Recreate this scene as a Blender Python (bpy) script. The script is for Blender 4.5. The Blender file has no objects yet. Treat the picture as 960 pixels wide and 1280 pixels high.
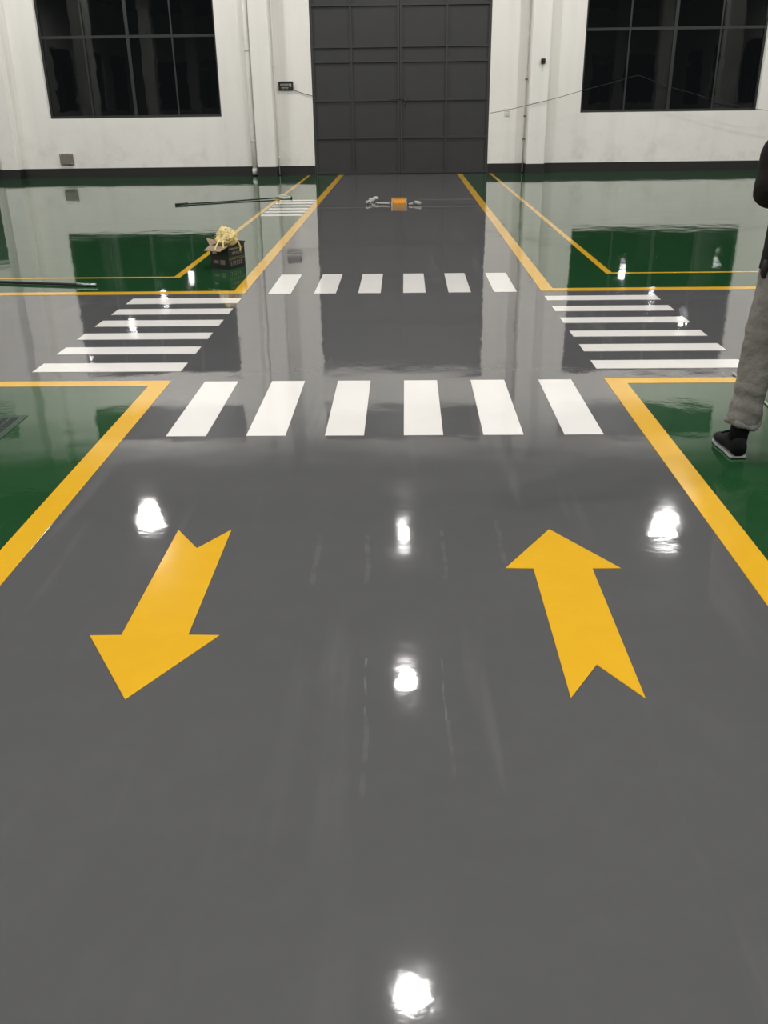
import bpy, bmesh, math, random
from mathutils import Vector, Matrix, noise
random.seed(7)
S = bpy.context.scene
COL = S.collection

# ------------------------------------------------------------------ camera
PITCH, YAW, ROLL, FPX, CAM_H = 24.4234, -1.5336, -0.7733, 1128.69, 1.53
p, y, r = (math.radians(a) for a in (PITCH, YAW, ROLL))
fwd = Vector((math.sin(y)*math.cos(p), math.cos(y)*math.cos(p), -math.sin(p)))
rgt0 = Vector((math.cos(y), -math.sin(y), 0)); up0 = rgt0.cross(fwd)
rgt = math.cos(r)*rgt0 + math.sin(r)*up0; up = -math.sin(r)*rgt0 + math.cos(r)*up0
cd = bpy.data.cameras.new('camera'); cam = bpy.data.objects.new('camera', cd); COL.objects.link(cam)
cd.sensor_fit = 'VERTICAL'; cd.sensor_height = 36; cd.sensor_width = 27
cd.lens = FPX/1280*36; cd.clip_end = 300; cd.clip_start = 0.05
M3 = Matrix((rgt, up, -fwd)).transposed()
cam.matrix_world = Matrix.Translation((0, 0, CAM_H)) @ M3.to_4x4()
S.camera = cam

# ------------------------------------------------------------------ night sky, exposure
w = bpy.data.worlds.new('night_sky'); S.world = w; w.use_nodes = True
w.node_tree.nodes['Background'].inputs[0].default_value = (0.006, 0.006, 0.0065, 1)
w.node_tree.nodes['Background'].inputs[1].default_value = 1.0
S.view_settings.view_transform = 'Standard'; S.view_settings.look = 'None'
S.view_settings.gamma = 1; S.view_settings.use_curve_mapping = False
S.view_settings.exposure = 0.0
S.cycles.sample_clamp_indirect = 60.0
LAMP_POWER = 462.0
LAMP_COLOR = (1.0, 0.975, 0.945)

# ------------------------------------------------------------------ hall dimensions (metres)
YW = 22.34          # inner face of the end wall
XL, XR, YB = -21.0, 21.0, -36.0
HC = 8.0            # wall height
BAY = 6.0

# ------------------------------------------------------------------ helpers
def link(o): COL.objects.link(o); return o
def tag(o, label=None, cat=None, group=None, kind=None):
    if label: o['label'] = label
    if cat: o['category'] = cat
    if group: o['group'] = group
    if kind: o['kind'] = kind
    return o
def empty(name, loc=(0, 0, 0), rz=0, parent=None):
    o = link(bpy.data.objects.new(name, None)); o.empty_display_size = .1
    o.location = loc; o.rotation_euler = (0, 0, rz); o.parent = parent
    return o
def copy_tree(o, parent=None):
    kids = [c for c in list(o.children)]
    c = link(o.copy()); c.parent = parent
    for k in kids: copy_tree(k, c)
    return c

class MB:
    """collects shapes; build() links them as one mesh object"""
    def __init__(s): s.v = []; s.f = []; s.sm = []
    def add(s, vs, fs, smooth=False):
        n = len(s.v); s.v += [tuple(q) for q in vs]
        s.f += [tuple(i+n for i in f) for f in fs]; s.sm += [smooth]*len(fs); return s
    def box(s, x0, x1, y0, y1, z0, z1, M=None):
        vs = [Vector(q) for q in ((x0,y0,z0),(x1,y0,z0),(x1,y1,z0),(x0,y1,z0),(x0,y0,z1),(x1,y0,z1),(x1,y1,z1),(x0,y1,z1))]
        if M: vs = [M @ q for q in vs]
        return s.add(vs, [(3,2,1,0),(4,5,6,7),(0,1,5,4),(1,2,6,5),(2,3,7,6),(3,0,4,7)])
    def bbox(s, x0, x1, y0, y1, z0, z1, b=.005, M=None):
        """box with chamfered edges"""
        bm = bmesh.new(); bmesh.ops.create_cube(bm, size=1)
        for q in bm.verts:
            q.co = Vector(((x0+x1)/2+q.co.x*(x1-x0), (y0+y1)/2+q.co.y*(y1-y0), (z0+z1)/2+q.co.z*(z1-z0)))
        bmesh.ops.bevel(bm, geom=bm.edges[:], offset=b, segments=1, affect='EDGES', profile=.5)
        bm.verts.index_update()
        s.add([(M @ q.co) if M else q.co.copy() for q in bm.verts], [tuple(v.index for v in f.verts) for f in bm.faces])
        bm.free(); return s
    def prism(s, pts, z0, z1):
        n = len(pts)
        vs = [(a, b, z0) for a, b in pts] + [(a, b, z1) for a, b in pts]
        fs = [tuple(range(n, 2*n)), tuple(reversed(range(n)))] + [(i, (i+1) % n, (i+1) % n+n, i+n) for i in range(n)]
        return s.add(vs, fs)
    def loft(s, rings, smooth=True, caps=True):
        n = len(rings[0]); vs = [q for R in rings for q in R]; fs = []
        for k in range(len(rings)-1):
            for i in range(n):
                j = (i+1) % n; fs.append((k*n+i, k*n+j, (k+1)*n+j, (k+1)*n+i))
        if caps:
            fs.append(tuple(reversed(range(n)))); fs.append(tuple(range((len(rings)-1)*n, len(rings)*n)))
        return s.add(vs, fs, smooth)
    def tube(s, path, rad, n=8, wob=None, flat=1.0, sub=0):
        P = [Vector(q) for q in path]
        R = list(rad) if hasattr(rad, '__len__') else [rad]*len(P)
        if sub:   # catmull-rom refinement
            Q, RR = [], []
            for i in range(len(P)-1):
                a, b, c, d = P[max(i-1, 0)], P[i], P[i+1], P[min(i+2, len(P)-1)]
                for k in range(sub):
                    t = k/sub
                    Q.append(.5*((2*b)+(c-a)*t+(2*a-5*b+4*c-d)*t*t+(3*b-a-3*c+d)*t**3)); RR.append(R[i]*(1-t)+R[i+1]*t)
            Q.append(P[-1]); RR.append(R[-1]); P, R = Q, RR
        rings = []; t0 = (P[1]-P[0]).normalized()
        nrm = t0.orthogonal().normalized() if abs(t0.x) > .9 else (Vector((1, 0, 0))-t0*t0.x).normalized()
        for i, q in enumerate(P):
            t = (P[min(i+1, len(P)-1)]-P[max(i-1, 0)]).normalized()
            nrm = (nrm-t*nrm.dot(t)).normalized(); bn = t.cross(nrm); ring = []
            for k in range(n):
                a = 2*math.pi*k/n; rr = R[i]
                d = nrm*math.cos(a)+bn*math.sin(a)*flat
                if wob: rr = rr*(1+wob(q+d*rr, i/(len(P)-1)))
                ring.append(q+d*rr)
            rings.append(ring)
        return s.loft(rings)
    def lathe(s, prof, n=24, M=None, smooth=True, caps=True):
        rings = []
        for rr, z in prof:
            ring = [Vector((rr*math.cos(2*math.pi*k/n), rr*math.sin(2*math.pi*k/n), z)) for k in range(n)]
            rings.append([M @ q for q in ring] if M else ring)
        return s.loft(rings, smooth, caps)
    def ball(s, c, rx, ry=None, rz=None, n=16, m=10):
        ry = ry or rx; rz = rz or rx; c = Vector(c)
        rings = []
        for k in range(m+1):
            a = -math.pi/2+math.pi*k/m; a = max(min(a, 1.53), -1.53)
            rings.append([c+Vector((rx*math.cos(a)*math.cos(2*math.pi*i/n), ry*math.cos(a)*math.sin(2*math.pi*i/n), rz*math.sin(a))) for i in range(n)])
        return s.loft(rings)
    def build(s, name, mat, parent=None):
        me = bpy.data.meshes.new(name); me.from_pydata(s.v, [], s.f); me.update()
        me.polygons.foreach_set('use_smooth', s.sm)
        if mat: me.materials.append(mat)
        o = link(bpy.data.objects.new(name, me)); o.parent = parent
        return o
def inst(name, me, parent, loc=(0, 0, 0), sc=(1, 1, 1)):
    o = link(bpy.data.objects.new(name, me)); o.parent = parent; o.location = loc; o.scale = sc; return o

# ------------------------------------------------------------------ materials
def nodes(name):
    m = bpy.data.materials.new(name); m.use_nodes = True
    nt = m.node_tree; b = nt.nodes['Principled BSDF']; return m, nt, b
def N(nt, t, **kw):
    n = nt.nodes.new(t)
    for k, v in kw.items():
        if k == 'op': n.operation = v
        elif k.startswith('i_'): n.inputs[k[2:]].default_value = v
        else: setattr(n, k, v)
    return n
def mth(nt, op, a, b=None, c=None):
    n = nt.nodes.new('ShaderNodeMath'); n.operation = op
    for i, q in enumerate((a, b, c)):
        if q is None: continue
        if isinstance(q, (int, float)): n.inputs[i].default_value = q
        else: nt.links.new(q, n.inputs[i])
    return n.outputs[0]
def noise_tex(nt, vec, scale, detail=2, rough=.5, scale3=None):
    if scale3:
        mp = N(nt, 'ShaderNodeMapping'); mp.inputs['Scale'].default_value = scale3
        nt.links.new(vec, mp.inputs['Vector']); vec = mp.outputs[0]
    t = N(nt, 'ShaderNodeTexNoise'); t.inputs['Scale'].default_value = scale
    t.inputs['Detail'].default_value = detail; t.inputs['Roughness'].default_value = rough
    nt.links.new(vec, t.inputs['Vector']); return t.outputs[0]
def vary(nt, base, fac, amount, dark=(0, 0, 0)):
    """mix base towards another colour by fac*amount"""
    mx = N(nt, 'ShaderNodeMix', data_type='RGBA')
    f = mth(nt, 'MULTIPLY', fac, amount); nt.links.new(f, mx.inputs[0])
    if isinstance(base, tuple): mx.inputs[6].default_value = (*base, 1)
    else: nt.links.new(base, mx.inputs[6])
    mx.inputs[7].default_value = (*dark, 1); return mx.outputs[2]
def ramp(nt, v, a, b):
    n = N(nt, 'ShaderNodeMapRange'); n.inputs[1].default_value = a; n.inputs[2].default_value = b
    nt.links.new(v, n.inputs[0]); return n.outputs[0]

def plain(name, col, rough=.6, metal=0, var=.25, scale=8, bump=0, bscale=60, spec=.5):
    m, nt, b = nodes(name)
    tc = N(nt, 'ShaderNodeTexCoord').outputs['Object']
    f = ramp(nt, noise_tex(nt, tc, scale, 4, .6), .35, .7)
    nt.links.new(vary(nt, col, f, var, tuple(c*.55 for c in col)), b.inputs['Base Color'])
    b.inputs['Roughness'].default_value = rough; b.inputs['Metallic'].default_value = metal
    b.inputs['Specular IOR Level'].default_value = spec
    if bump:
        bp = N(nt, 'ShaderNodeBump'); bp.inputs['Strength'].default_value = 1; bp.inputs['Distance'].default_value = bump
        nt.links.new(noise_tex(nt, tc, bscale, 3), bp.inputs['Height']); nt.links.new(bp.outputs[0], b.inputs['Normal'])
    return m

def epoxy(name, col, marks=0, rough=.03, lift=(.5, .5, .5)):
    """self-levelled glossy floor coating; world position drives it so relief runs on across zones and paint"""
    m, nt, b = nodes(name)
    pos = N(nt, 'ShaderNodeNewGeometry').outputs['Position']
    c = vary(nt, col, ramp(nt, noise_tex(nt, pos, .9, 5, .6), .4, .75), .12, tuple(q*.7 for q in col))
    c = vary(nt, c, ramp(nt, noise_tex(nt, pos, 7, 4, .7), .45, .75), .10, tuple(min(1, q*1.5) for q in col))
    if marks:
        # dried squeegee trails along the lane and two thin crosswise joints far off
        st = noise_tex(nt, pos, 1, 3, .6, (5.0, .35, 1))
        pt = noise_tex(nt, pos, .8, 2, .5)
        f = mth(nt, 'MULTIPLY', ramp(nt, st, .56, .78), ramp(nt, pt, .42, .7))
        c = vary(nt, c, f, .22, lift)
        sx = N(nt, 'ShaderNodeSeparateXYZ'); nt.links.new(pos, sx.inputs[0]); X, Y = sx.outputs[0], sx.outputs[1]
        wob = mth(nt, 'MULTIPLY', mth(nt, 'SUBTRACT', noise_tex(nt, pos, 3, 2), .5), .035)
        def seg(A, a0, wdt, B, b0, b1):
            d = mth(nt, 'ABSOLUTE', mth(nt, 'SUBTRACT', mth(nt, 'ADD', A, wob), a0))
            l = mth(nt, 'LESS_THAN', d, wdt)
            g = mth(nt, 'MULTIPLY', mth(nt, 'GREATER_THAN', B, b0), mth(nt, 'LESS_THAN', B, b1))
            return mth(nt, 'MULTIPLY', l, g)
        lines = [(X, -.115, .0035, Y, 2.02, 2.30, .22), (X, .108, .003, Y, 2.0, 2.3, .15), (X, -.112, .007, Y, 1.7, 2.02, .05),
                 (X, .115, .006, Y, 1.75, 2.0, .05), (X, -.145, .009, Y, 2.75, 3.15, .07), (X, .14, .007, Y, 2.8, 3.2, .06),
                 (X, -.33, .010, Y, 2.75, 3.15, .05), (X, .36, .010, Y, 2.9, 3.3, .05)]
        for A, a0, wd, B, b0, b1, k in lines:
            g = seg(A, a0, wd, B, b0, b1); c = vary(nt, c, mth(nt, 'MULTIPLY', g, ramp(nt, noise_tex(nt, pos, 14, 2), .35, .6)), k, lift)
        for yy, x0, x1 in ((15.12, -1.40, 1.18), (16.3, .25, 1.18)):
            d = mth(nt, 'LESS_THAN', mth(nt, 'ABSOLUTE', mth(nt, 'SUBTRACT', Y, yy)), .035)
            g = mth(nt, 'MULTIPLY', d, mth(nt, 'MULTIPLY', mth(nt, 'GREATER_THAN', X, x0), mth(nt, 'LESS_THAN', X, x1)))
            c = vary(nt, c, g, .35, lift)
    nt.links.new(c, b.inputs['Base Color'])
    rf = mth(nt, 'ADD', mth(nt, 'MULTIPLY', ramp(nt, noise_tex(nt, pos, 1.3, 4, .65), .45, .8), .05), rough)
    nt.links.new(rf, b.inputs['Roughness'])
    b.inputs['IOR'].default_value = 1.5
    h = mth(nt, 'ADD', mth(nt, 'MULTIPLY', noise_tex(nt, pos, 1.6, 2, .5), 1.0), mth(nt, 'MULTIPLY', mth(nt, 'ADD', noise_tex(nt, pos, 38, 2, .5), mth(nt, 'MULTIPLY', noise_tex(nt, pos, 5, 2, .5), 5.0)), .035))
    bp = N(nt, 'ShaderNodeBump'); bp.inputs['Strength'].default_value = 1; bp.inputs['Distance'].default_value = .0024
    nt.links.new(h, bp.inputs['Height']); nt.links.new(bp.outputs[0], b.inputs['Normal'])
    return m

def wall_paint():
    m, nt, b = nodes('white_wall_paint')
    pos = N(nt, 'ShaderNodeNewGeometry').outputs['Position']
    c = vary(nt, (.80, .775, .735), ramp(nt, noise_tex(nt, pos, .7, 5, .6), .4, .75), .16, (.60, .57, .52))
    c = vary(nt, c, ramp(nt, noise_tex(nt, pos, 1, 4, .6, (3.5, 3.5, .22)), .5, .8), .25, (.56, .54, .50))
    # splashes and scuffs low on the wall
    sx = N(nt, 'ShaderNodeSeparateXYZ'); nt.links.new(pos, sx.inputs[0])
    low = mth(nt, 'SUBTRACT', 1, ramp(nt, sx.outputs[2], .2, 1.3))
    c = vary(nt, c, mth(nt, 'MULTIPLY', low, ramp(nt, noise_tex(nt, pos, 2.2, 5, .7), .5, .7)), .35, (.45, .42, .36))
    nt.links.new(c, b.inputs['Base Color']); b.inputs['Roughness'].default_value = .75
    bp = N(nt, 'ShaderNodeBump'); bp.inputs['Distance'].default_value = .004
    nt.links.new(noise_tex(nt, pos, 9, 5, .6), bp.inputs['Height']); nt.links.new(bp.outputs[0], b.inputs['Normal'])
    return m

def glass(name='window_glass', rough=.015):
    m, nt, b = nodes(name); nt.nodes.remove(b)
    out = nt.nodes['Material Output']
    tr = N(nt, 'ShaderNodeBsdfTransparent'); tr.inputs[0].default_value = (.82, .86, .85, 1)
    gl = N(nt, 'ShaderNodeBsdfGlossy'); gl.inputs['Roughness'].default_value = rough
    fr = N(nt, 'ShaderNodeFresnel'); fr.inputs[0].default_value = 1.52
    mx = N(nt, 'ShaderNodeMixShader')
    nt.links.new(fr.outputs[0], mx.inputs[0]); nt.links.new(tr.outputs[0], mx.inputs[1]); nt.links.new(gl.outputs[0], mx.inputs[2])
    nt.links.new(mx.outputs[0], out.inputs[0])
    pos = N(nt, 'ShaderNodeNewGeometry').outputs['Position']
    bp = N(nt, 'ShaderNodeBump'); bp.inputs['Distance'].default_value = .0006
    nt.links.new(noise_tex(nt, pos, 2.5, 2), bp.inputs['Height']); nt.links.new(bp.outputs[0], gl.inputs['Normal'])
    nt.links.new(bp.outputs[0], fr.inputs['Normal'])
    return m
def emit(name, col, st):
    m, nt, b = nodes(name)
    b.inputs['Base Color'].default_value = (*col, 1); b.inputs['Emission Color'].default_value = (*col, 1)
    b.inputs['Emission Strength'].default_value = st; return m

M = {}
M['gray'] = epoxy('gray_epoxy', (.107, .107, .110), marks=1)
M['green'] = epoxy('green_epoxy', (.015, .067, .023))
M['yellow'] = epoxy('yellow_marking_paint', (.80, .445, .024), rough=.08)
M['white'] = epoxy('white_marking_paint', (.88, .855, .82), rough=.08)
M['wall'] = wall_paint()
M['skirt'] = plain('dark_skirting_paint', (.011, .010, .010), .6, var=.5, scale=5)
M['door'] = plain('charcoal_door_steel', (.031, .031, .031), .5, .0, var=.35, scale=2.5)
M['doorrib'] = plain('charcoal_door_rib_steel', (.034, .034, .034), .45, .0, var=.3, scale=3)
M['frame'] = plain('green_gray_window_frame', (.011, .015, .014), .5, var=.3, scale=4)
M['glass'] = glass()
M['dustyglass'] = glass('dusty_clerestory_glass', .5)
M['roof'] = plain('roof_sheet', (.16, .18, .20), .6, var=.3, scale=.6)
M['beam'] = plain('roof_beam_steel', (.20, .22, .24), .5, var=.3, scale=1)
M['conc'] = plain('painted_concrete_column', (.62, .60, .56), .7, var=.25, scale=1)
M['pipe'] = plain('white_plastic_pipe', (.82, .80, .75), .4, var=.3, scale=3)
M['conduit'] = plain('gray_conduit', (.62, .60, .57), .5, var=.4, scale=5)
M['black'] = plain('black_plastic', (.012, .012, .013), .4, var=.2)
M['rubber'] = plain('black_rubber', (.012, .012, .012), .7, var=.3)
M['steel'] = plain('brushed_steel', (.45, .46, .47), .3, 1.0, var=.3, scale=20)
M['lampbody'] = plain('lamp_housing', (.20, .20, .21), .4, .6, var=.2)
M['reflector'] = plain('lamp_reflector', (.8, .8, .8), .25, .9, var=.05)
M['lens'] = emit('lamp_lens', (1, .98, .95), 60)
M['plate'] = plain('white_switch_plate', (.72, .71, .68), .4, var=.1)
M['taupe'] = plain('taupe_box_paint', (.20, .17, .145), .7, var=.35, scale=12)
M['deviceface'] = plain('dark_display_face', (.03, .03, .03), .25, var=.2)
M['devicemark'] = plain('pale_display_print', (.30, .29, .26), .5, var=.2)
M['carton'] = plain('black_printed_carton', (.014, .015, .014), .45, var=.3, scale=20)
M['cartonin'] = plain('brown_carton_board', (.36, .26, .17), .8, var=.4, scale=25)
M['print_a'] = plain('pale_carton_print', (.26, .25, .19), .6, var=.2, scale=40)
M['print_b'] = plain('olive_carton_print', (.14, .16, .06), .6, var=.2, scale=40)
M['tape'] = plain('pale_yellow_masking_tape', (.86, .70, .30), .6, var=.35, scale=30, bump=.004, bscale=40)
M['tape2'] = plain('cream_masking_tape', (.88, .74, .38), .6, var=.25, scale=30)
M['orange'] = plain('orange_plastic', (.62, .27, .02), .45, var=.25, scale=20)
M['palewhite'] = plain('pale_plastic', (.55, .54, .48), .5, var=.3, scale=20)
M['fleece'] = plain('white_fleece', (.50, .50, .46), .95, var=.4, scale=60, bump=.01, bscale=90)
M['palegreen'] = plain('pale_green_pad', (.50, .58, .45), .9, var=.4, scale=40, bump=.008, bscale=70)
M['grate'] = plain('galvanised_grate', (.020, .055, .030), .3, .0, var=.5, scale=25)
M['pit_shade'] = plain('drain_pit_shade', (.006, .014, .009), .8, var=.2)
M['skin'] = plain('skin', (.50, .30, .21), .5, var=.15, scale=10)
M['hair'] = plain('black_hair', (.010, .009, .009), .5, var=.3, scale=60, bump=.004, bscale=120)
M['eye'] = plain('dark_eye', (.02, .015, .012), .15, var=.05)
M['jacket'] = plain('dark_brown_black_jacket_cloth', (.013, .012, .010), .9, var=.5, scale=14, bump=.006, bscale=30, spec=.2)
M['trousers'] = plain('gray_khaki_trouser_cloth', (.215, .210, .190), .9, var=.75, scale=9, bump=.008, bscale=35)  # strong mottling puts the dark of the folds into the cloth colour
M['sock'] = plain('black_sock', (.005, .005, .006), .95, var=.3, scale=50, spec=.15)
M['shoe'] = plain('black_shoe_upper', (.006, .006, .007), .7, var=.3, scale=20, spec=.2)
M['sole'] = plain('pale_gray_sole', (.38, .38, .36), .6, var=.3, scale=30)

# ------------------------------------------------------------------ floor
fl = MB().box(XL, XR, YB, YW+.3, -.2, 0).build('floor', M['gray']); tag(fl, 'glossy gray epoxy floor of the hall with wet-looking reflections', 'floor', kind='structure')
Lx0, Lx1, Rx0, Rx1 = -1.537, -1.424, 1.192, 1.308     # thick lane lines
NY0, NY1, FY0, FY1 = 5.195, 5.305, 8.055, 8.175       # crosswise lines either side of the crossing
GZ = .0012
for nm, (a, b, c, d) in (('green_zone', (XL, Lx0+.02, YB, NY0+.02)), ('green_zone', (Rx1-.02, XR, YB, NY0+.02)),
                         ('green_zone', (XL, Lx0+.02, FY1-.02, YW)), ('green_zone', (Rx1-.02, XR, FY1-.02, YW))):
    MB().box(a, b, c, d, -.01, GZ).build(nm, M['green'], fl)
LZ = .0022
def L_line(name, pts, label):
    o = MB().prism(pts, 0.0, LZ).build(name, M['yellow']); tag(o, label, 'floor line', 'yellow floor lines'); return o
YF = YW-.12
L_line('boundary_line', [(Lx0, -12), (Lx1, -12), (Lx1, NY1), (XL+.3, NY1), (XL+.3, NY0), (Lx0, NY0)],
       'thick yellow line cornering before the crossing on the side with the floor drain')
L_line('boundary_line', [(Rx0, -12), (Rx1, -12), (Rx1, NY0), (XR-.3, NY0), (XR-.3, NY1), (Rx0, NY1)],
       'thick yellow line cornering before the crossing beside the standing person')
L_line('boundary_line', [(Lx1, FY0), (Lx1, YF), (Lx0, YF), (Lx0, FY1), (XL+.3, FY1), (XL+.3, FY0)],
       'thick yellow line beyond the crossing running past the black carton to the door')
L_line('boundary_line', [(Rx0, FY0), (XR-.3, FY0), (XR-.3, FY1), (Rx1, FY1), (Rx1, YF), (Rx0, YF)],
       'thick yellow line beyond the crossing running to the door, on the side without the carton')
L_line('walkway_line', [(-2.19, 8.88), (-2.19, YF), (-2.255, YF), (-2.255, 8.93), (XL+.3, 8.93), (XL+.3, 8.88)],
       'thin yellow walkway line bending beside the black carton and passing the small crosswalk')
L_line('walkway_line', [(1.93, 8.90), (XR-.3, 8.90), (XR-.3, 8.95), (1.995, 8.95), (1.995, YF), (1.93, YF)],
       'thin yellow walkway line with a bend, on the side of the door without the carton')
def crosswalk(label, rects):
    cx = sum((a+b)/2 for a, b, c, d in rects)/len(rects); cy = sum((c+d)/2 for a, b, c, d in rects)/len(rects)
    t = empty('crosswalk', (cx, cy, 0)); tag(t, label, 'crosswalk', 'white striped crosswalks on the floor')
    me = None
    for a, b, c, d in rects:
        if me is None:
            me = MB().box(-.5, .5, -.5, .5, .0004, LZ).build('tmp', M['white']); m0 = me.data; bpy.data.objects.remove(me); me = m0; me.name = 'stripe'
        inst('stripe', me, t, ((a+b)/2-cx, (c+d)/2-cy, 0), (b-a, d-c, 1))
crosswalk('wide white crosswalk of six long bars nearest the two yellow arrows', [(a, b, 4.299, 5.28) for a, b in ((-1.215,-1.012),(-.807,-.608),(-.408,-.211),(-.010,.188),(.390,.591),(.795,.991))])
crosswalk('white crosswalk across the lane on the door side of the crossing', [(a, b, 8.023, 8.989) for a, b in ((-1.212,-1.012),(-.805,-.613),(-.416,-.219),(-.020,.177),(.378,.574),(.775,.976))])
crosswalk('white crosswalk of six bars over the side lane on the carton side', [(-2.361, -1.416, a, b) for a, b in ((5.516,5.719),(5.951,6.144),(6.371,6.558),(6.785,6.988),(7.206,7.414),(7.629,7.851))])
crosswalk('white crosswalk of six bars over the side lane beside the standing person', [(1.188, 2.129, a, b) for a, b in ((5.52,5.715),(5.947,6.137),(6.36,6.535),(6.794,6.979),(7.213,7.406),(7.643,7.827))])
crosswalk('small white crosswalk between two yellow lines near the door', [(-2.17, -1.545, 14.05+.44*k, 14.05+.44*k+.20) for k in range(6)])
def arrow(label, pts):
    o = MB().prism(pts, 0, LZ).build('direction_arrow', M['yellow']); tag(o, label, 'arrow', 'yellow direction arrows')
arrow('yellow floor arrow with notched tail, its head pointing away from the door', [(-.898,3.198),(-.903,2.426),(-1.003,2.424),(-.795,2.088),(-.590,2.426),(-.690,2.428),(-.688,3.199),(-.791,3.037)])
arrow('yellow floor arrow with notched tail, its head pointing towards the door', [(.559,3.198),(.357,2.876),(.456,2.873),(.461,2.100),(.565,2.266),(.669,2.099),(.666,2.872),(.768,2.874)])

# ------------------------------------------------------------------ walls
def wall_cells(a0, a1, z0, z1, holes):
    """rectangles of a wall around its openings, merged column by column"""
    xs = sorted({a0, a1, *[h[0] for h in holes], *[h[1] for h in holes]}); out = []
    for i in range(len(xs)-1):
        m = (xs[i]+xs[i+1])/2; z = z0
        for h in sorted([h for h in holes if h[0] < m < h[1]], key=lambda h: h[2]):
            if h[2] > z: out.append((xs[i], xs[i+1], z, h[2]))
            z = h[3]
        if z < z1: out.append((xs[i], xs[i+1], z, z1))
    return out
WT = .30
DOOR = (-2.085, 1.895, 0, 4.72)
DOOR2 = (-10.62, -9.63, 0, 1.98)
WINS = [(-8.125, -4.172, 1.268, 4.72), (3.945, 7.895, 1.255, 4.72), (-14.1, -11.2, 1.26, 4.72), (10.1, 14.05, 1.26, 4.72)]
CLER = [(-2.08, 1.93, 5.60, 6.50), (-8.125, -4.172, 5.60, 6.50), (3.945, 7.895, 5.60, 6.50), (-14.1, -10.2, 5.6, 6.5), (10.1, 14.05, 5.6, 6.5)]
wb = MB()
for a, b, c, d in wall_cells(XL-.3, XR+.3, -.2, HC, [DOOR, DOOR2]+WINS+CLER): wb.box(a, b, YW, YW+WT, c, d)
wend = wb.build('wall_far', M['wall']); tag(wend, 'white painted end wall around the tall charcoal door', 'wall', kind='structure')
PD = .26
pil = [(-15.1, -14.68), (-9.32, -8.92), (-3.388, -2.955), (2.752, 3.165), (8.75, 9.15), (14.7, 15.1)]
for a, b in pil: MB().bbox(a, b, YW-PD, YW+.02, 0, HC, .012).build('pilaster', M['wall'], wend)
# skirting of the end wall, run around pilasters
sk = MB(); edges = [XL]+[q for ab in pil for q in ab]+[XR]
def skirt_run(x0, x1):
    cuts = [(max(x0, h[0]), min(x1, h[1])) for h in (DOOR, DOOR2) if h[0] < x1 and h[1] > x0]; x = x0
    for c0, c1 in sorted(cuts):
        if c0 > x: sk.box(x, c0, YW-.012, YW, 0, .205)
        x = c1
    if x < x1: sk.box(x, x1, YW-.012, YW, 0, .205)
for i in range(0, len(edges), 2): skirt_run(edges[i], edges[i+1])
for a, b in pil: sk.box(a-.012, b+.012, YW-PD-.012, YW, 0, .205)
o = sk.build('baseboard_far', M['skirt']); tag(o, 'black painted skirting band along the white end wall', 'baseboard', kind='structure')

def window(name, a, b, z0, z1, zt=None, label='', cols=4, axis='y', at=YW+.11, side=1, pane='glass'):
    """steel window: frame, thick centre mullion, thin side mullions, transom, separate panes.
    axis 'y': lies in an end wall; axis 'x': lies in a side wall"""
    t = empty(name, (0, 0, 0)); tag(t, label, 'window', kind='structure')
    def bx(mb, u0, u1, v0, v1, d0, d1):
        q0, q1 = sorted((at+side*d0, at+side*d1))
        if axis == 'y': mb.box(u0, u1, q0, q1, v0, v1)
        else: mb.box(q0, q1, u0, u1, v0, v1)
        return mb
    fw = .05; f = MB()
    bx(f, a, a+fw, z0, z1, 0, .07); bx(f, b-fw, b, z0, z1, 0, .07)
    bx(f, a+fw, b-fw, z0, z0+fw, 0, .07); bx(f, a+fw, b-fw, z1-fw, z1, 0, .07)
    f.build('window_frame', M['frame'], t)
    us = [a+(b-a)*k/cols for k in range(cols+1)]; hw = []
    for k in range(1, cols):
        h = .036 if k*2 == cols else .018; hw.append(h)
        bx(MB(), us[k]-h, us[k]+h, z0+fw, z1-fw, .005, .06).build('mullion', M['frame'], t)
    rows = [z0+fw, zt, z1-fw] if zt else [z0+fw, z1-fw]
    for i in range(cols):
        u0 = us[i]+(fw if i == 0 else hw[i-1]); u1 = us[i+1]-(fw if i == cols-1 else hw[i])
        if zt: bx(MB(), u0, u1, zt-.028, zt+.028, .005, .055).build('transom', M['frame'], t)
        for j in range(len(rows)-1):
            v0 = rows[j]+(.028 if j else 0); v1 = rows[j+1]-(.028 if j < len(rows)-2 else 0)
            bx(MB(), u0, u1, v0, v1, .028, .034).build('pane', M[pane], t)
    return t
wl = ['tall dark window with green gray steel frame above the small taupe box', 'tall dark window with green gray frame crossed by a hanging cable',
      'tall dark window beyond the small steel door', 'tall dark window at the far corner of the end wall']
for i, q in enumerate(WINS): window('window_%d' % (i+1), *q, 2.92, wl[i])
for i, q in enumerate(CLER): window('window_%d' % (i+5), *q, None, ['low dark clerestory window above the tall door', 'low dark clerestory window high in a wall bay'][min(i, 1)], pane='dustyglass')

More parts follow.
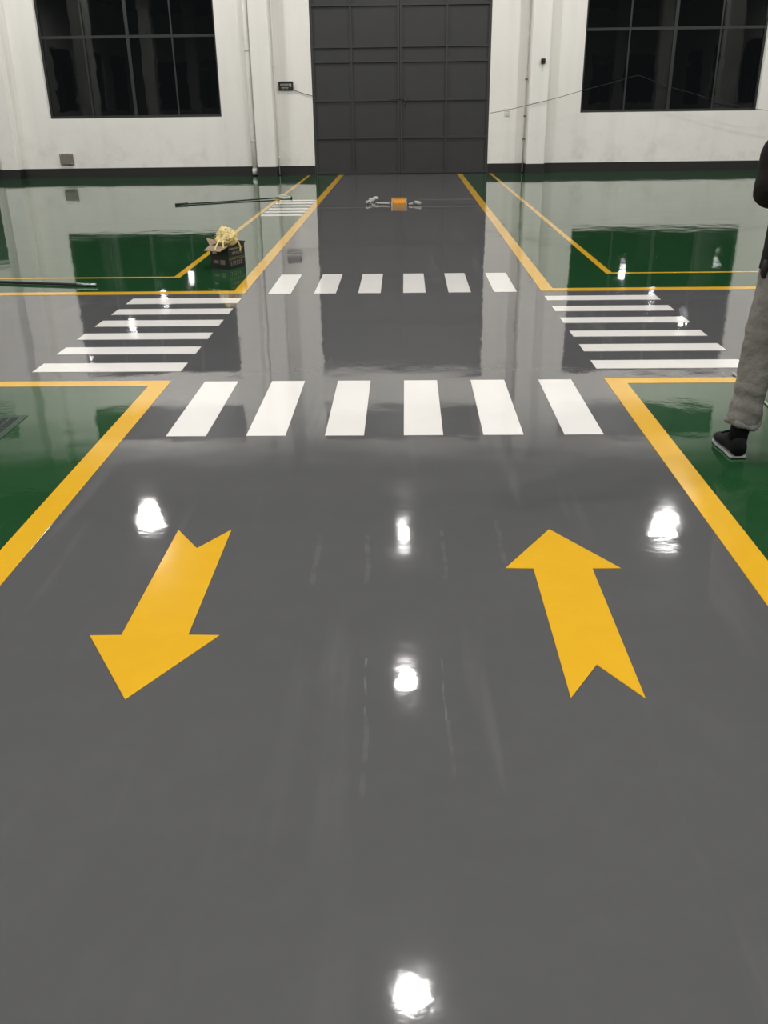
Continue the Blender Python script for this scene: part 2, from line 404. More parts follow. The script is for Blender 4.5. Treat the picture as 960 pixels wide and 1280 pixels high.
# side and rear walls with dark windows
n = 20
for side, X, nm in ((-1, XL, 'wall_left'), (1, XR, 'wall_right')):
    holes = [(YW-1-BAY*k-4, YW-1-BAY*k, 1.2, 4.72) for k in range(9)]
    mb = MB()
    for a, b, c, d in wall_cells(YB, YW, -.2, HC, holes): mb.box(*( (X-WT, X) if side < 0 else (X, X+WT)), a, b, c, d)
    o = mb.build(nm, M['wall']); tag(o, 'white painted side wall with a row of dark windows', 'wall', kind='structure')
    for h in holes: window('window_%d' % n, *h, 2.92, 'dark steel window in the long side wall', axis='x', at=X+side*.11, side=side); n += 1
holes = [(-20+7*k, -14.5+7*k, 1.2 if k != 2 else 0, 4.72) for k in range(6)]
mb = MB()
for a, b, c, d in wall_cells(XL-.3, XR+.3, -.2, HC, holes): mb.box(a, b, YB-WT, YB, c, d)
o = mb.build('wall_rear', M['wall']); tag(o, 'white painted rear wall with dark windows', 'wall', kind='structure')
for h in holes: window('window_%d' % n, *h, 2.92, 'dark steel window in the rear wall', axis='y', at=YB-.11, side=-1); n += 1
# free-standing columns of the side aisles
for k, yy in enumerate((10, -2, -14, -26)):
    for xx in (-15, 15):
        mb = MB().bbox(xx-.36, xx+.36, yy-.36, yy+.36, 0, HC, .02)
        o = mb.build('column', M['conc']); tag(o, 'square white painted concrete column standing in the aisle', 'column', 'concrete columns of the hall', kind='structure')

# ------------------------------------------------------------------ roof
cl = MB().box(XL-.3, XR+.3, YB-.3, YW+WT, HC+.75, HC+.85)
for x0, x1, y0, y1 in ((XL-.3, XL, YB-.3, YW+WT), (XR, XR+.3, YB-.3, YW+WT), (XL, XR, YW, YW+WT), (XL, XR, YB-.3, YB)):
    cl.box(x0, x1, y0, y1, HC, HC+.75)
ceil = cl.build('ceiling', M['roof']); tag(ceil, 'dark metal sheet roof of the hall', 'ceiling', kind='structure')
for k in range(9):
    yy = 16.0-BAY*k
    MB().box(XL, XR, yy-.10, yy+.10, HC+.05, HC+.07).box(XL, XR, yy-.10, yy+.10, HC+.43, HC+.45).box(XL, XR, yy-.012, yy+.012, HC+.07, HC+.43).build('rafter', M['beam'], ceil)
for k in range(14):
    xx = -19.5+3*k
    MB().box(xx-.04, xx+.04, YB, YW, HC+.45, HC+.65).build('purlin', M['beam'], ceil)

# ------------------------------------------------------------------ high bay lamps
LAMP_Z = 7.63
def lamp(x, yy, dia=.40, power=LAMP_POWER, label='', blend=.5):
    t = empty('high_bay_lamp', (x, yy, LAMP_Z)); tag(t, label, 'lamp', 'high bay lamps hanging from the roof')
    rr = dia/2
    MB().lathe([(rr*.45, .16), (rr*.55, .17), (rr*.55, .34), (rr*.3, .38)], 20).build('housing', M['lampbody'], t)
    MB().lathe([(rr+.03, -.0), (rr+.035, .0), (rr*.55, .17), (rr*.5, .165), (rr+.02, .012)], 28, caps=False).build('reflector', M['reflector'], t)
    MB().lathe([(rr, .012), (rr, .02)], 28).build('lens', M['lens'], t)
    MB().tube([(0, 0, .37), (0, 0, HC+.46-LAMP_Z)], .012).build('rod', M['lampbody'], t)
    ld = bpy.data.lights.new('lamp_light', 'SPOT'); ld.spot_size = math.radians(178); ld.spot_blend = blend; ld.shadow_soft_size = rr*.7; ld.energy = power; ld.color = LAMP_COLOR
    lo = link(bpy.data.objects.new('lamp_light', ld)); lo.parent = t; lo.location = (0, 0, -rr*.7-.01)
for x, yy, wh in ((.06, 6.95, 'over the four crosswalks'), (0, 12.95, 'between crosswalk and orange tray'), (-.06, 18.94, 'right before the tall door'),
                  (0, .9, 'short of the two yellow arrows'), (0, -5.1, 'far behind the two yellow arrows')):
    lamp(x, yy, .33 if yy < 15 else .24, LAMP_POWER, 'round high bay lamp above the gray lane '+wh)
for x, yy, wh in ((-6.16, 19.6, 'the window over the taupe box'), (5.95, 18.9, 'the window with the hanging cable')):
    lamp(x, yy, .60, LAMP_POWER*1.2, 'large high bay lamp hanging before '+wh)
for x, sd in ((-12.2, 'on the carton side'), (12.2, 'on the side of the person')):
    for yy, wh in ((17.0, 'level with the small crosswalk'), (11.2, 'level with the door side crosswalk'), (5.0, 'level with the wide crosswalk'), (-.9, 'level with the arrows'), (-7.2, 'behind the arrows')):
        lamp(x, yy, .5, LAMP_POWER, 'aisle high bay lamp %s, %s' % (sd, wh), blend=.15)
for x, sd in ((-18, 'on the carton side'), (19, 'on the side of the person')):
    for yy, wh in ((-2.5, 'nearer the end wall'), (-12, 'nearer the rear wall')): lamp(x, yy, .5, LAMP_POWER*.3, 'outer wall lamp %s, %s' % (sd, wh))
for x, sd in ((-6, 'on the drain cover side'), (6, 'on the side of the person')):
    for yy, wh in ((6, 'above the side lane'), (-3, 'behind the arrows')): lamp(x, yy, .4, LAMP_POWER, 'lamp over green floor %s, %s' % (sd, wh))

# ------------------------------------------------------------------ tall door
dr = empty('door_1', ((DOOR[0]+DOOR[1])/2, YW+.04, 0)); tag(dr, 'tall charcoal steel double door with ribbed panels', 'door', kind='structure')
ox, oy = dr.location.x, dr.location.y
mid = -.115; zr = [.02, .785, 1.568, 2.35, 2.645, 3.452, 4.70]
for a, b, vx in ((DOOR[0]+.012, mid-.004, -1.19), (mid+.004, DOOR[1]-.012, .925)):
    a0, b0 = a-ox, b-ox; e = .045
    lf = MB().box(a0, a0+e, -.03, .03, .02, 4.70).box(b0-e, b0, -.03, .03, .02, 4.70).box(a0+e, b0-e, -.03, .03, .02, .02+e).box(a0+e, b0-e, -.03, .03, 4.70-e, 4.70)
    leaf = lf.build('door_leaf', M['doorrib'], dr)
    v = vx-ox
    MB().box(v-.022, v+.022, -.028, .012, .02+e, 4.70-e).build('stile', M['doorrib'], leaf)
    for x0, x1 in ((a0+e, v-.022), (v+.022, b0-e)):
        for i in range(6):
            z0 = zr[i]+(e if i == 0 else .02); z1 = zr[i+1]-(e if i == 5 else .02)
            MB().box(x0, x1, .004+random.uniform(-.002, .002), .02, z0, z1).build('panel', M['door'], leaf)
            if i: MB().box(x0, x1, -.036, .012, zr[i]-.02, zr[i]+.02).build('rail', M['doorrib'], leaf)
lk = MB().box(mid-ox-.22, mid-ox+.16, -.055, -.037, 1.585, 1.615).tube([(mid-ox+.10, -.06, 1.60), (mid-ox+.13, -.065, 1.53), (mid-ox+.11, -.065, 1.45), (mid-ox+.08, -.06, 1.52)], .012, 6)
lk.build('latch_bar', M['doorrib'], dr)
MB().box(DOOR[0]-ox+.012, DOOR[1]-ox-.012, -.03, .03, 0, .016).build('threshold', M['black'], dr)
# small side door beyond the pilaster
d2 = empty('door_2', ((DOOR2[0]+DOOR2[1])/2, YW+.05, 0)); tag(d2, 'narrow dark steel door in the end wall past the pilaster', 'door', kind='structure')
hw = (DOOR2[1]-DOOR2[0])/2
MB().box(-hw, -hw+.06, -.04, .04, 0, 1.98).box(hw-.06, hw, -.04, .04, 0, 1.98).box(-hw+.06, hw-.06, -.04, .04, 1.92, 1.98).build('door_frame', M['doorrib'], d2)
lf2 = MB().bbox(-hw+.063, hw-.063, -.02, .02, .01, 1.917, .004).build('door_leaf', M['door'], d2)
MB().tube([(hw-.14, -.03, 1.0), (hw-.14, -.06, 1.0), (hw-.26, -.06, 1.0)], .011, 8).build('handle', M['steel'], lf2)

# ------------------------------------------------------------------ pipes, boxes and cables on the end wall
dp = empty('downpipe', (-3.475, YW-.075, 0)); tag(dp, 'white plastic downpipe running down beside the wall pilaster', 'pipe')
MB().tube([(0, 0, .03), (0, 0, 1.0), (0, 0, 2.0), (0, 0, 7.95)], .055, 16).build('pipe', M['pipe'], dp)
for z in (.75, 2.6, 4.6, 6.6):
    MB().lathe([(.058, z-.02), (.063, z-.02), (.063, z+.02), (.058, z+.02)], 16).box(-.06, -.045, -.01, .074, z-.018, z+.018).box(.045, .06, -.01, .074, z-.018, z+.018).build('pipe_clamp', M['conduit'], dp)
MB().lathe([(.057, .05), (.066, .05), (.066, .16), (.057, .16)], 16).build('pipe_socket', M['pipe'], dp)
cn = empty('conduit_pipe', (2.70, YW-.035, 0)); tag(cn, 'thin gray conduit pipe with dark clamps beside the pilaster', 'conduit')
MB().tube([(0, 0, .02), (0, 0, 2), (0, 0, 7.9)], .016, 10).build('pipe', M['conduit'], cn)
for z in (.72, 1.20, 1.95, 3.6, 5.4): MB().bbox(-.03, .03, -.03, .03, z-.015, z+.015, .004).build('pipe_clamp', M['taupe'], cn)
c2 = empty('conduit_pipe', (-2.915, YW-.024, 0)); tag(c2, 'faint white conduit in the corner between pilaster and tall door', 'conduit')
MB().tube([(0, 0, .02), (0, 0, 2), (0, 0, 7.9)], .010, 10).build('pipe', M['pipe'], c2)
for z in (.4, 2.3, 4.4): MB().bbox(-.025, .025, -.02, .02, z-.015, z+.015, .003).build('pipe_clamp', M['pipe'], c2)

bx_ = empty('display_box', (-2.668, YW, 1.882)); tag(bx_, 'small black display box on the white wall beside the tall door', 'display box')
MB().bbox(-.165, .165, -.05, 0, -.092, .092, .008).build('housing', M['black'], bx_)
fc = MB().bbox(-.15, .15, -.056, -.048, -.075, .075, .003).build('face', M['deviceface'], bx_)
pm = MB(); rnd = random.Random(3)
for row, (z0, z1, u0, u1) in enumerate(((.012, .045, -.12, .07), (-.005, .003, -.12, .10), (-.05, -.025, -.10, .05))):
    u = u0
    while u < u1:
        wd = rnd.uniform(.008, .02); pm.box(u, u+wd, -.0585, -.0555, z0, z1); u += wd+rnd.uniform(.004, .010)
pm.bbox(.085, .125, -.0585, -.0555, -.02, .045, .001)
pm.build('printed_marks', M['devicemark'], fc)
for u in (-.05, .03): MB().lathe([(.008, 0), (.008, .006), (.003, .008)], 10, Matrix.Translation((u, -.056, -.064)) @ Matrix.Rotation(math.pi/2, 4, 'X')).build('button', M['devicemark'], fc)
o = MB().tube([(-2.505, YW-.02, 1.80), (-2.40, YW-.02, 1.765), (-2.25, YW-.02, 1.715), (-2.10, YW-.02, 1.675), (-2.07, YW-.012, 1.668)], .006, 6, sub=3).build('signal_cable', M['rubber']); tag(o, 'short black cable from the display box to the tall door', 'cable')

jb = empty('junction_box', (-7.853, YW, .408)); tag(jb, 'small taupe junction box low on the wall under the dark window', 'box')
MB().bbox(-.15, .15, -.06, 0, -.122, .122, .008).build('housing', M['taupe'], jb)
cv = MB().bbox(-.138, .138, -.068, -.058, -.11, .11, .004).build('cover', M['taupe'], jb)
for u in (-.12, .12):
    for z in (-.092, .092): MB().lathe([(.009, 0), (.009, .003), (.004, .005)], 8, Matrix.Translation((u, -.067, z)) @ Matrix.Rotation(math.pi/2, 4, 'X')).build('screw', M['conduit'], cv)
sb = empty('wall_sensor', (3.015, YW-PD, 2.30)); tag(sb, 'tiny black box mounted high on the pilaster', 'sensor')
MB().bbox(-.045, .045, -.05, 0, -.05, .05, .006).build('housing', M['black'], sb)
MB().lathe([(.018, 0), (.018, .008), (.010, .012)], 12, Matrix.Translation((0, -.05, .01)) @ Matrix.Rotation(math.pi/2, 4, 'X')).build('lens', M['deviceface'], sb)
MB().tube([(0, -.012, -.05), (-.004, -.012, -.13), (-.02, -.01, -.19)], .006, 6, sub=3).build('wire_tail', M['conduit'], sb)
sp = empty('wall_switch', (2.305, YW, 1.285)); tag(sp, 'white double switch plate on the wall beside the tall door', 'switch')
MB().bbox(-.06, .06, -.012, 0, -.09, .09, .004).build('plate', M['plate'], sp)
for z in (-.042, .042): MB().bbox(-.04, .04, -.018, -.011, z-.034, z+.034, .003).build('rocker', M['conduit'], sp)
pts = [(1.90, 1.275), (2.35, 1.345), (2.82, 1.447), (3.35, 1.56), (3.93, 1.71), (4.5, 1.84), (5.0, 1.97), (5.12, 1.985), (5.3, 1.93), (5.75, 1.77), (6.22, 1.65), (6.9, 1.46), (7.5, 1.33), (7.95, 1.265), (8.5, 1.22), (8.9, 1.22)]
o = MB().tube([(a, YW-PD-.03 if a < 8.6 else YW-PD-.02, b) for a, b in pts], .0055, 6, sub=3).build('hanging_cable', M['rubber'])
tag(o, 'thin dark cable strung from the tall door across the window with one peak', 'cable')

# ------------------------------------------------------------------ drain cover in the green floor
dg = empty('drain_cover', (-2.40, 4.28, 0)); tag(dg, 'metal grid drain cover let into the green floor', 'drain cover')
MB().box(-.33, .33, -.35, .35, .0013, .003).build('pit_shade', M['pit_shade'], dg)  # thin dark sheet on the floor, painted shade between the bars
MB().box(-.35, -.315, -.36, .36, .0013, .004).box(.315, .35, -.36, .36, .0013, .004).box(-.315, .315, -.36, -.325, .0013, .004).box(-.315, .315, .325, .36, .0013, .004).build('rim', M['grate'], dg)
bar = MB().box(-.006, .006, -.325, .325, .003, .0045).build('bar', M['grate'], dg); bar.location.x = -.27
for k in range(1, 13): inst('bar', bar.data, dg, (-.27+.045*k, 0, 0))
cb = MB().box(-.315, .315, -.005, .005, .003, .0042).build('cross_bar', M['grate'], dg); cb.location.y = -.25
for k in range(1, 6): inst('cross_bar', cb.data, dg, (0, -.25+.1*k, 0))

# ------------------------------------------------------------------ squeegees and poles lying on the floor
def line_tool(name, a, b, label, cat):
    a = Vector(a); b = Vector(b); d = (b-a); t = empty(name, a, math.atan2(d.y, d.x)); tag(t, label, cat); return t, d.length
t, L = line_tool('floor_squeegee', (-3.83, 15.73, 0), (-2.16, 16.70, 0), 'long dark handled floor squeegee with pale head on the green floor', 'squeegee')
MB().tube([(.10, 0, .014), (L*.5, 0, .014), (L-.04, 0, .022)], .011, 8).build('handle', M['rubber'], t)
MB().tube([(0, 0, .018), (.22, 0, .02)], .017, 10).build('grip', M['black'], t)
hd = MB().bbox(L-.06, L+.10, -.16, .16, .002, .045, .012).build('head', M['palegreen'], t)
MB().bbox(L-.02, L+.06, -.14, .10, .045, .062, .006).build('clamp', M['palewhite'], hd)
MB().box(L+.10, L+.115, -.17, .17, .002, .04).build('blade', M['rubber'], hd)
t, L = line_tool('long_pole', (-2.865, 8.43, .002), (-4.7, 8.83, .002), 'long thin dark pole lying beside the yellow lines across from the carton', 'pole')
MB().tube([(.12, 0, .013), (L*.5, 0, .013), (L, 0, .013)], .013, 8).build('shaft', M['rubber'], t)
MB().tube([(0, 0, .016), (.20, 0, .016)], .016, 10).build('grip', M['steel'], t)
MB().tube([(L-.02, 0, .016), (L+.12, 0, .016)], .016, 10).build('end_cap', M['black'], t)
t, L = line_tool('thin_rod', (1.985, 5.36, .003), (1.955, 4.40, .003), 'thin pale rod lying on the green floor behind the standing person', 'rod')
MB().tube([(0, 0, .005), (L, 0, .005)], .0045, 8).build('shaft', M['palewhite'], t)
MB().tube([(-.02, 0, .006), (.05, 0, .006)], .006, 8).build('tip', M['palewhite'], t)

# ------------------------------------------------------------------ paint tray and rollers near the door
tr = empty('paint_tray', (-.10, 15.42, 0)); tag(tr, 'orange paint tray standing on the gray lane near the door', 'paint tray')
mb = MB(); hx, hy, wd = .115, .18, .010
mb.box(-hx, hx, -hy, hy, .0, .012)
mb.box(-hx, -hx+wd, -hy, hy, .012, .07).box(hx-wd, hx, -hy, hy, .012, .07).box(-hx+wd, hx-wd, -hy, -hy+wd, .012, .05).box(-hx+wd, hx-wd, hy-wd, hy, .012, .10)
mb.build('tray', M['orange'], tr)
MB().add([(-hx+wd, -hy+wd, .014), (hx-wd, -hy+wd, .014), (hx-wd, hy-wd, .075), (-hx+wd, hy-wd, .075), (-hx+wd, hy-wd, .014), (hx-wd, hy-wd, .014)], [(0,1,2,3), (3,2,5,4), (0,4,5,1), (0,3,4), (1,5,2)]).build('ramp', M['orange'], tr)
for u, v in ((-hx, -hy), (hx, -hy), (-hx, hy), (hx, hy)):
    MB().bbox(u-.009, u+.009, v-.009, v+.009, 0, .095 if v > 0 else .062, .003).build('corner_post', M['palewhite'], tr)
def roller(a, b, label, n=1):
    t, L = line_tool('paint_roller', a, b, label, 'paint roller')
    MB().tube([(0, 0, .02), (L*.5, 0, .022), (L-.12, 0, .03)], .014, 8).build('handle', M['palewhite'], t)
    MB().tube([(L-.13, 0, .03), (L-.08, .0, .035), (L-.08, .10, .034), (L, .11, .034), (L, .08, .034)], .007, 6).build('roller_arm', M['steel'], t)
    MB().tube([(L, -.08, .034), (L, 0, .034), (L, .08, .034)], .028, 14, wob=lambda q, s: .12*noise.noise(q*40)).build('roller_sleeve', M['fleece'], t)
roller((-.26, 15.5, 0), (-.60, 15.62, 0), 'white sleeved paint roller on the side of the orange tray nearer the small crosswalk')
roller((.06, 15.35, 0), (.20, 15.42, 0), 'short white paint roller on the far side of the orange tray from the small crosswalk')
o = MB()
for c, rr in (((-.545, 15.95, .035), .035), ((-.50, 16.05, .045), .045), ((-.58, 16.05, .03), .035), ((-.47, 15.97, .055), .03)):
    o.ball(c, rr, rr*1.1, rr*.85, 10, 7)
o = o.build('crumpled_rag', M['fleece']); tag(o, 'crumpled white rag lying against the longer paint roller', 'rag')
for q in o.data.vertices: q.co += Vector((noise.noise(q.co*22), noise.noise(q.co*22+Vector((5, 0, 0))), .5*noise.noise(q.co*22+Vector((0, 5, 0)))))*.02

# ------------------------------------------------------------------ black carton with masking tape
ang = math.atan2(.239, .125)
ct = empty('carton', (-1.784, 9.325, .003), ang); tag(ct, 'black printed carton with open flap on the green floor', 'carton')
CW, CD, CH, tk = .27, .23, .225, .006      # local x along printed face, local y to the back-left
MB().box(0, CW, 0, CD, 0, tk).box(0, CW, 0, tk, tk, CH).box(0, CW, CD-tk, CD, tk, CH).box(0, tk, tk, CD-tk, tk, CH).box(CW-tk, CW, tk, CD-tk, tk, CH).build('body', M['carton'], ct)
def flap(pts, name='flap', mat='cartonin'):
    a, b, c, d = [Vector(q) for q in pts]; nn = (b-a).cross(d-a).normalized()*.004
    return MB().add([a, b, c, d, a+nn, b+nn, c+nn, d+nn], [(3,2,1,0),(4,5,6,7),(0,1,5,4),(1,2,6,5),(2,3,7,6),(3,0,4,7)]).build(name, M[mat], ct)
flap([(0, CD, CH), (0, 0, CH), (-.12, .01, CH-.035), (-.12, CD-.02, CH-.035)])
flap([(0, CD, CH), (-.0, CD+.0, CH-.002), (.10, CD+.12, CH+.05), (CW, CD, CH)])
flap([(CW, 0, CH), (CW, CD, CH), (CW+.02, CD, CH+.02), (CW+.02, 0, CH+.02)], mat='carton')
def prints(rows, M_, seed):
    rn = random.Random(seed)
    for u0, u1, z0, z1, mat in rows:
        g = MB(); u = u0
        while u < u1-.012:     # unreadable blocky characters made of a few strokes
            wd = min(rn.uniform(.022, .03), u1-u); th = .004
            for s in range(3):
                zz = z0+(z1-z0)*(s+.15)/3; g.box(u, u+wd*rn.uniform(.6, 1), -.0012, 0, zz, zz+th, M_)
            uu = u+wd*rn.choice((.25, .5, .7)); g.box(uu, uu+th, -.0016, 0, z0, z1, M_)
            u += wd+.007
        g.build('printed_characters', M[mat], ct)
prints([(.06, .22, .135, .165, 'print_a'), (.03, .23, .03, .075, 'print_a')], None, 5)
MB().box(.0, CW, -.0012, 0, .088, .096).box(0, CW, -.0012, 0, .105, .110).build('print_and_highlight', M['print_b'], ct)
MB().box(.02, .25, -.0012, 0, .185, .200).build('print_and_highlight', M['print_b'], ct)
ML = Matrix.Rotation(math.pi/2, 4, 'Z')
def pl(mb, u0, u1, z0, z1): return mb.box(-.0012, 0, u0, u1, z0, z1)
pl(pl(MB(), .05, .11, .04, .085), .13, .19, .05, .08).build('print_and_highlight', M['taupe'], ct)
pl(MB(), .15, .20, .145, .16).build('print_and_highlight', M['plate'], ct)  # small white highlight painted on the side face, not print

th = empty('tape_heap', (0, 0, 0)); tag(th, 'tangled heap of used pale yellow masking tape in the carton', 'masking tape')
cm = Matrix.Translation((-1.784, 9.325, 0)) @ Matrix.Rotation(ang, 4, 'Z')
core = MB().ball((.135, .115, CH+.055), .115, .105, .085, 40, 26).ball((.12, .13, CH+.10), .06, .06, .07, 24, 16)
cobj = core.build('heap', M['tape'], th)
for q in cobj.data.vertices:
    c = q.co.copy(); n0 = noise.noise(c*18)+.6*noise.noise(c*40); d = (c-Vector((.135, .115, CH+.03))).normalized()
    q.co = cm @ (c+d*(n0*.026+.5*noise.noise(c*75)*.016))
rn = random.Random(11)
for k in range(80):
    a = rn.uniform(0, 6.283); el = rn.uniform(.15, 1.4); P0 = Vector((.135, .115, CH+.03))
    d = Vector((math.cos(a)*math.cos(el), math.sin(a)*math.cos(el), math.sin(el)))
    c = P0+Vector((d.x*.118, d.y*.108, d.z*.125)); tv = d.orthogonal().normalized(); tv.rotate(Matrix.Rotation(rn.uniform(0, 6.28), 3, d)); bn = d.cross(tv)
    Lh = rn.uniform(.018, .04); wd = rn.uniform(.006, .012); row = []
    for i in range(7):
        s = i/6-.5; q = c+tv*(s*2*Lh)+d*(.008*math.cos(s*7+k)-s*s*.06+.004)+bn*(.012*math.sin(s*9+k*2)); tw = math.sin(s*5+k)*.8
        w_ = bn*math.cos(tw)*wd+d*math.sin(tw)*wd; row += [cm @ (q-w_), cm @ (q+w_)]
    mb = MB().add(row, [(2*i, 2*i+1, 2*i+3, 2*i+2) for i in range(6)], True)
    o = mb.build('tape_strip', M['tape2' if k % 3 else 'tape'], th); sm = o.modifiers.new('thickness', 'SOLIDIFY'); sm.thickness = .0015
for pts in ([(.16, .0, CH+.05), (.17, -.012, CH+.01), (.185, -.014, CH-.03), (.18, -.012, CH-.065)], [(.0, .10, CH+.06), (-.05, .09, CH+.03), (-.09, .085, CH-.005), (-.10, .08, CH-.02)],
            [(.02, .05, CH+.06), (-.03, .03, CH+.05), (-.045, .02, CH+.01), (-.05, .02, CH-.01)]):
    MB().tube([cm @ Vector(q) for q in pts], .008, 6, flat=.3, sub=3).build('tape_strip', M['tape2'], th)

# ------------------------------------------------------------------ person (seen from behind, at the edge of the frame)
PX, PY = 1.735, 4.05
def body_wob(a, f, seed=0): return lambda q, s: a*noise.noise(Vector((q.x*f+seed, q.y*f, q.z*f*1.6)))
def remesh(o, vox, sm=6):
    m = o.modifiers.new('skin_over', 'REMESH'); m.mode = 'VOXEL'; m.voxel_size = vox; m.use_smooth_shade = True
    s_ = o.modifiers.new('soften', 'SMOOTH'); s_.iterations = sm; s_.factor = .5
def ell_rings(rows, n=28, wob=None):
    rings = []
    for cx, cy, z, rx, ry in rows:
        ring = []
        for k in range(n):
            a = 2*math.pi*k/n; q = Vector((cx+rx*math.cos(a), cy+ry*math.sin(a), z))
            if wob: f = 1+wob(q, 0); q = Vector((cx+(q.x-cx)*f, cy+(q.y-cy)*f, z))
            ring.append(q)
        rings.append(ring)
    return rings
def interp_rows(rows, dz=.015):
    out = []
    for a, b in zip(rows, rows[1:]):
        k = max(1, int(abs(b[2]-a[2])/dz))
        for i in range(k):
            t = i/k; t2 = t*t*(3-2*t); out.append(tuple(a[j]*(1-t2)+b[j]*t2 if j != 2 else a[j]*(1-t)+b[j]*t for j in range(5)))
    out.append(rows[-1]); return out
FA, FB = (1.543, 4.03), (1.93, 4.08)      # ankles
# left and right leg centre lines: x, y, z, rx, ry
legL = [(1.567, 4.03, .150, .070, .082), (1.568, 4.03, .185, .077, .088), (1.575, 4.035, .235, .069, .080), (1.581, 4.04, .285, .069, .080), (1.590, 4.045, .37, .073, .083), (1.600, 4.055, .47, .078, .088), (1.612, 4.06, .575, .083, .092), (1.631, 4.055, .70, .090, .098), (1.648, 4.05, .82, .10, .108), (1.665, 4.05, .93, .105, .112)]
legR = [(2*PX-a-.02+(.0 if c > .5 else .03), b+.03, c, d, e) for a, b, c, d, e in legL]
# the body itself
bd = MB()
for lg in (legL, legR):
    bd.loft(ell_rings(interp_rows([(a, b, c, d*(.55 if c < .45 else .70), e*(.55 if c < .45 else .70)) for a, b, c, d, e in [(lg[0][0], lg[0][1], .06, .055, .06)]+lg], .03), 20))
bd.loft(ell_rings(interp_rows([(PX, PY, .86, .14, .09), (PX, PY, .95, .155, .105), (PX, PY, 1.08, .135, .095), (PX, PY+.01, 1.25, .16, .105), (PX, PY, 1.38, .155, .09), (PX, PY-.005, 1.44, .10, .07)], .03), 24))
bd.tube([(PX, PY-.01, 1.40), (PX, PY, 1.47), (PX-.003, PY+.012, 1.53)], [.062, .056, .056], 16)
hx, hy, hz = PX-.006, PY+.02, 1.625
bd.ball((hx, hy, hz+.02), .076, .094, .098, 24, 16).ball((hx, hy+.035, hz-.045), .058, .060, .068, 20, 12)
bd.ball((hx, hy+.098, hz-.018), .012, .018, .020, 10, 8).tube([(hx, hy+.088, hz+.022), (hx, hy+.104, hz-.018)], [.008, .013], 8)
bd.ball((hx, hy+.090, hz-.055), .022, .010, .008, 10, 6)
for s in (-1, 1): bd.ball((hx+s*.078, hy-.005, hz-.005), .010, .020, .032, 10, 8)
SL, EL, HL = Vector((PX-.175, PY-.005, 1.405)), Vector((1.524, 4.005, 1.168)), Vector((1.665, 4.235, 1.235))
SR, ER, HR = Vector((PX+.175, PY-.005, 1.405)), Vector((1.955, 4.03, 1.16)), Vector((1.80, 4.25, 1.235))
for a, b, c in ((SL, EL, HL), (SR, ER, HR)):
    bd.tube([a, a.lerp(b, .5), b, b.lerp(c, .5), c], [.052, .046, .040, .036, .027], 14, sub=3)
    d = (c-b).normalized(); inw = Vector((1 if c.x < PX else -1, 0, 0)); upv = Vector((0, 0, 1))
    sd = d.cross(upv).normalized(); nz = sd.cross(d).normalized()
    # palm: a flattened block from the wrist, thumb side up
    bd.tube([c, c+d*.03, c+d*.06, c+d*.088], [.026, .036, .040, .036], 14, flat=1.0)
    for i, (ln, h) in enumerate(((.062, .028), (.070, .010), (.066, -.009), (.052, -.027))):
        b0 = c+d*.080+nz*h; b1 = b0+d*ln*.45+inw*.006; b2 = b1+d*ln*.12+inw*ln*.40; b3 = b2-d*ln*.18+inw*ln*.22
        bd.tube([b0, b1, b2, b3], [.0098, .0092, .0085, .0072], 10, sub=2)
    t0 = c+d*.025+nz*.026; bd.tube([t0, t0+d*.030+nz*.022, t0+d*.058+nz*.026+inw*.008, t0+d*.080+nz*.020+inw*.014], [.014, .011, .0095, .008], 10, sub=2)
per = bd.build('person', M['skin']); remesh(per, .0055, 5)
tag(per, 'person in dark jacket and baggy gray khaki trousers standing on the green floor', 'person')
for s in (-1, 1): MB().ball((hx+s*.031, hy+.090, hz+.012), .010, .007, .007, 10, 8).build('eye', M['eye'], per)
hr = MB().ball((hx, hy-.012, hz+.038), .085, .098, .096, 24, 16).ball((hx, hy-.045, hz-.01), .074, .058, .075, 20, 12)
h_ = hr.build('hair', M['hair'], per); remesh(h_, .008, 3)
# trousers: baggy, bunched above the ankles
def bunch(q, s):
    k = max(0, 1-abs(q.z-.2)/.22)
    return .10*noise.noise(Vector((q.x*8, q.y*8, q.z*20)))*(.6+k)+.06*math.sin(q.z*75+q.x*30+q.y*22)*k+.03*noise.noise(q*30)
tb = MB()
for lg in (legL, legR): tb.loft(ell_rings(interp_rows(lg, .01), 36, bunch))
tb.loft(ell_rings(interp_rows([(PX, PY, .79, .09, .10), (PX, PY, .85, .165, .118), (PX, PY, .95, .175, .125), (PX, PY, 1.03, .16, .115)], .015), 36, bunch))
tt = tb.build('trousers', M['trousers'], per); remesh(tt, .008, 1)
for lg, sx in ((legL, -1), (legR, 1)):      # folded cuff rolls at the hem
    a, b = lg[0][0], lg[0][1]
    mb = MB(); ring = []
    for k in range(33):
        an = 2*math.pi*k/32; wv = .006*math.sin(an*3+1)+.004*math.sin(an*5)
        ring.append((a+(.068+wv)*math.cos(an), b+(.083+wv)*math.sin(an),   .160+.010*math.sin(an*2+.5)))
    mb.tube(ring, [.013+.004*math.sin(k*1.3) for k in range(33)], 10); mb.build('cuff', M['trousers'], per)
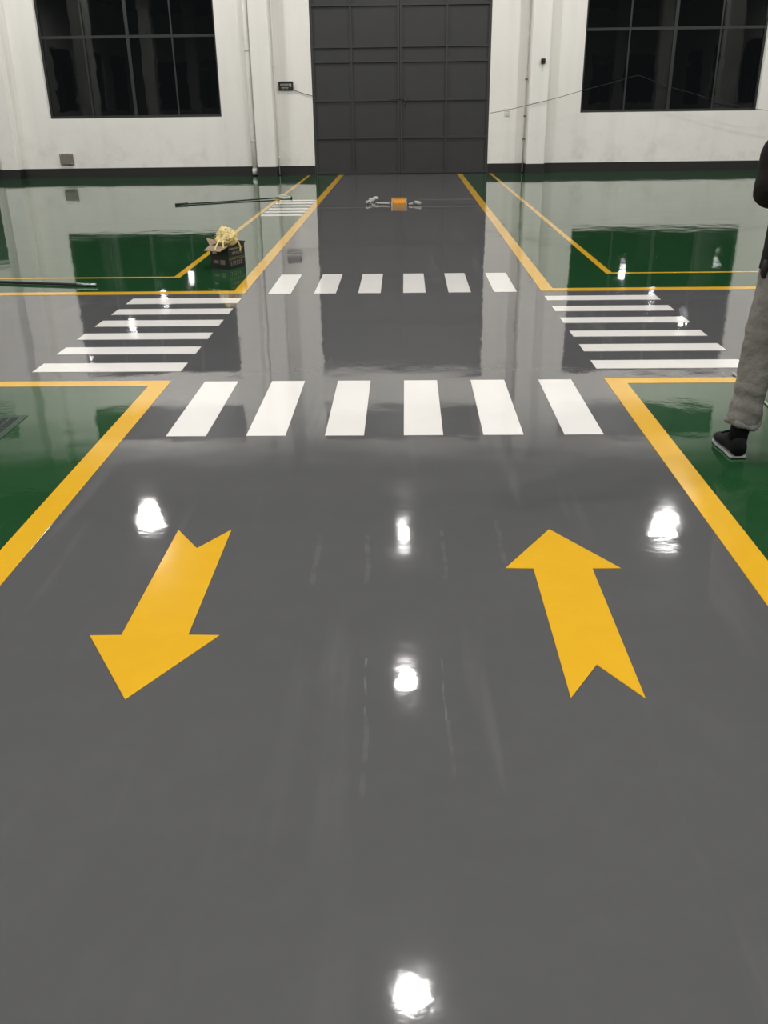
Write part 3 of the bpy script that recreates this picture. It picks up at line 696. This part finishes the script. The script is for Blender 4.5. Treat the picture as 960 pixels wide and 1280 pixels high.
# jacket with bent sleeves
jw = lambda q, s: .05*noise.noise(Vector((q.x*8, q.y*8, q.z*14)))+.02*noise.noise(q*26)
jk = MB().loft(ell_rings(interp_rows([(PX, PY, .845, .193, .142), (PX, PY, .875, .190, .140), (PX, PY, .97, .182, .132), (PX, PY, 1.08, .182, .132), (PX, PY+.005, 1.25, .195, .138), (PX, PY, 1.37, .195, .122), (PX, PY-.003, 1.435, .135, .092), (PX, PY, 1.475, .078, .078), (PX, PY+.004, 1.505, .072, .074)], .015), 40, jw))
for a, b, c in ((SL, EL, HL), (SR, ER, HR)):
    e = b.lerp(c, .93)
    iw = Vector((1 if a.x < PX else -1, 0, 0))
    jk.ball(a+iw*.012+Vector((0, 0, -.028)), .070, .072, .066, 18, 12)
    jk.tube([a+iw*.05+Vector((0, 0, -.03)), a.lerp(b, .34), a.lerp(b, .7), b, b.lerp(c, .3), b.lerp(c, .65), e], [.055, .074, .073, .073, .066, .058, .048], 20, wob=jw, sub=4)
j_ = jk.build('jacket', M['jacket'], per); remesh(j_, .009, 3)
MB().tube([(1.556, PY-.03, .89), (1.552, PY-.035, .865), (1.552, PY-.03, .835), (1.558, PY-.03, .815)], [.012, .017, .017, .010], 10, sub=3).build('glove_in_pocket', M['rubber'], per)
# shoes: high black canvas shoes with a pale sole edge
def shoe(hx_, hy_, rz):
    Mx = Matrix.Translation((hx_, hy_, 0)) @ Matrix.Rotation(rz, 4, 'Z')     # heel at origin, toe along +y
    outl = [(0, .036), (.02, .042), (.06, .041), (.11, .041), (.16, .047), (.20, .049), (.235, .043), (.26, .028), (.27, .008)]
    poly = [(w_, v) for v, w_ in outl]+[(-w_*.92, v) for v, w_ in reversed(outl)]
    def solid(z0, z1, k):
        vs = [Mx @ Vector((a*k, .135+(b-.135)*k, z)) for z in (z0, z1) for a, b in poly]; n_ = len(poly)
        return vs, [tuple(reversed(range(n_))), tuple(range(n_, 2*n_))]+[(i, (i+1) % n_, (i+1) % n_+n_, i+n_) for i in range(n_)]
    vs, fs = solid(.0035, .006, 1.0); MB().add(vs, fs).build('outsole', M['black'], per)
    vs, fs = solid(.006, .0135, 1.02); MB().add(vs, fs).build('midsole', M['sole'], per)
    secs = [(.0, .034, .10, 0), (.02, .039, .115, 0), (.06, .038, .118, 0), (.095, .038, .108, 0), (.125, .040, .088, 0), (.16, .044, .072, 0), (.20, .045, .062, 0), (.235, .039, .055, 0), (.258, .024, .045, 0), (.266, .006, .034, 0)]
    rings = []
    for v, hw_, ht, _ in secs:
        ring = []
        for k in range(16):
            a = 2*math.pi*k/16; ca, sa = math.cos(a), math.sin(a)
            xx = hw_*math.copysign(abs(ca)**.7, ca); zz = .0135+(ht-.0135)*(.5+.5*math.copysign(abs(sa)**.75, sa))
            if sa > 0: xx *= 1-.25*sa
            ring.append(Mx @ Vector((xx, v, zz)))
        rings.append(ring)
    MB().loft(rings).build('shoe_upper', M['shoe'], per)
    MB().tube([Mx @ Vector((0, .045, .08)), Mx @ Vector((.006, .045, .12)), Mx @ Vector((.012, .05, .19))], [.044, .042, .043], 18).build('sock', M['sock'], per)
    lc = MB()
    for k in range(5):
        v = .105+.022*k; z = .104-.0093*k*1.1; lc.tube([Mx @ Vector((-.022, v, z-.004)), Mx @ Vector((0, v+.004, z+.005)), Mx @ Vector((.022, v, z-.004))], .0035, 6)
    lc.build('laces', M['sock'], per)
shoe(1.541, 3.952, math.radians(2))
shoe(1.925, 4.00, math.radians(-8))
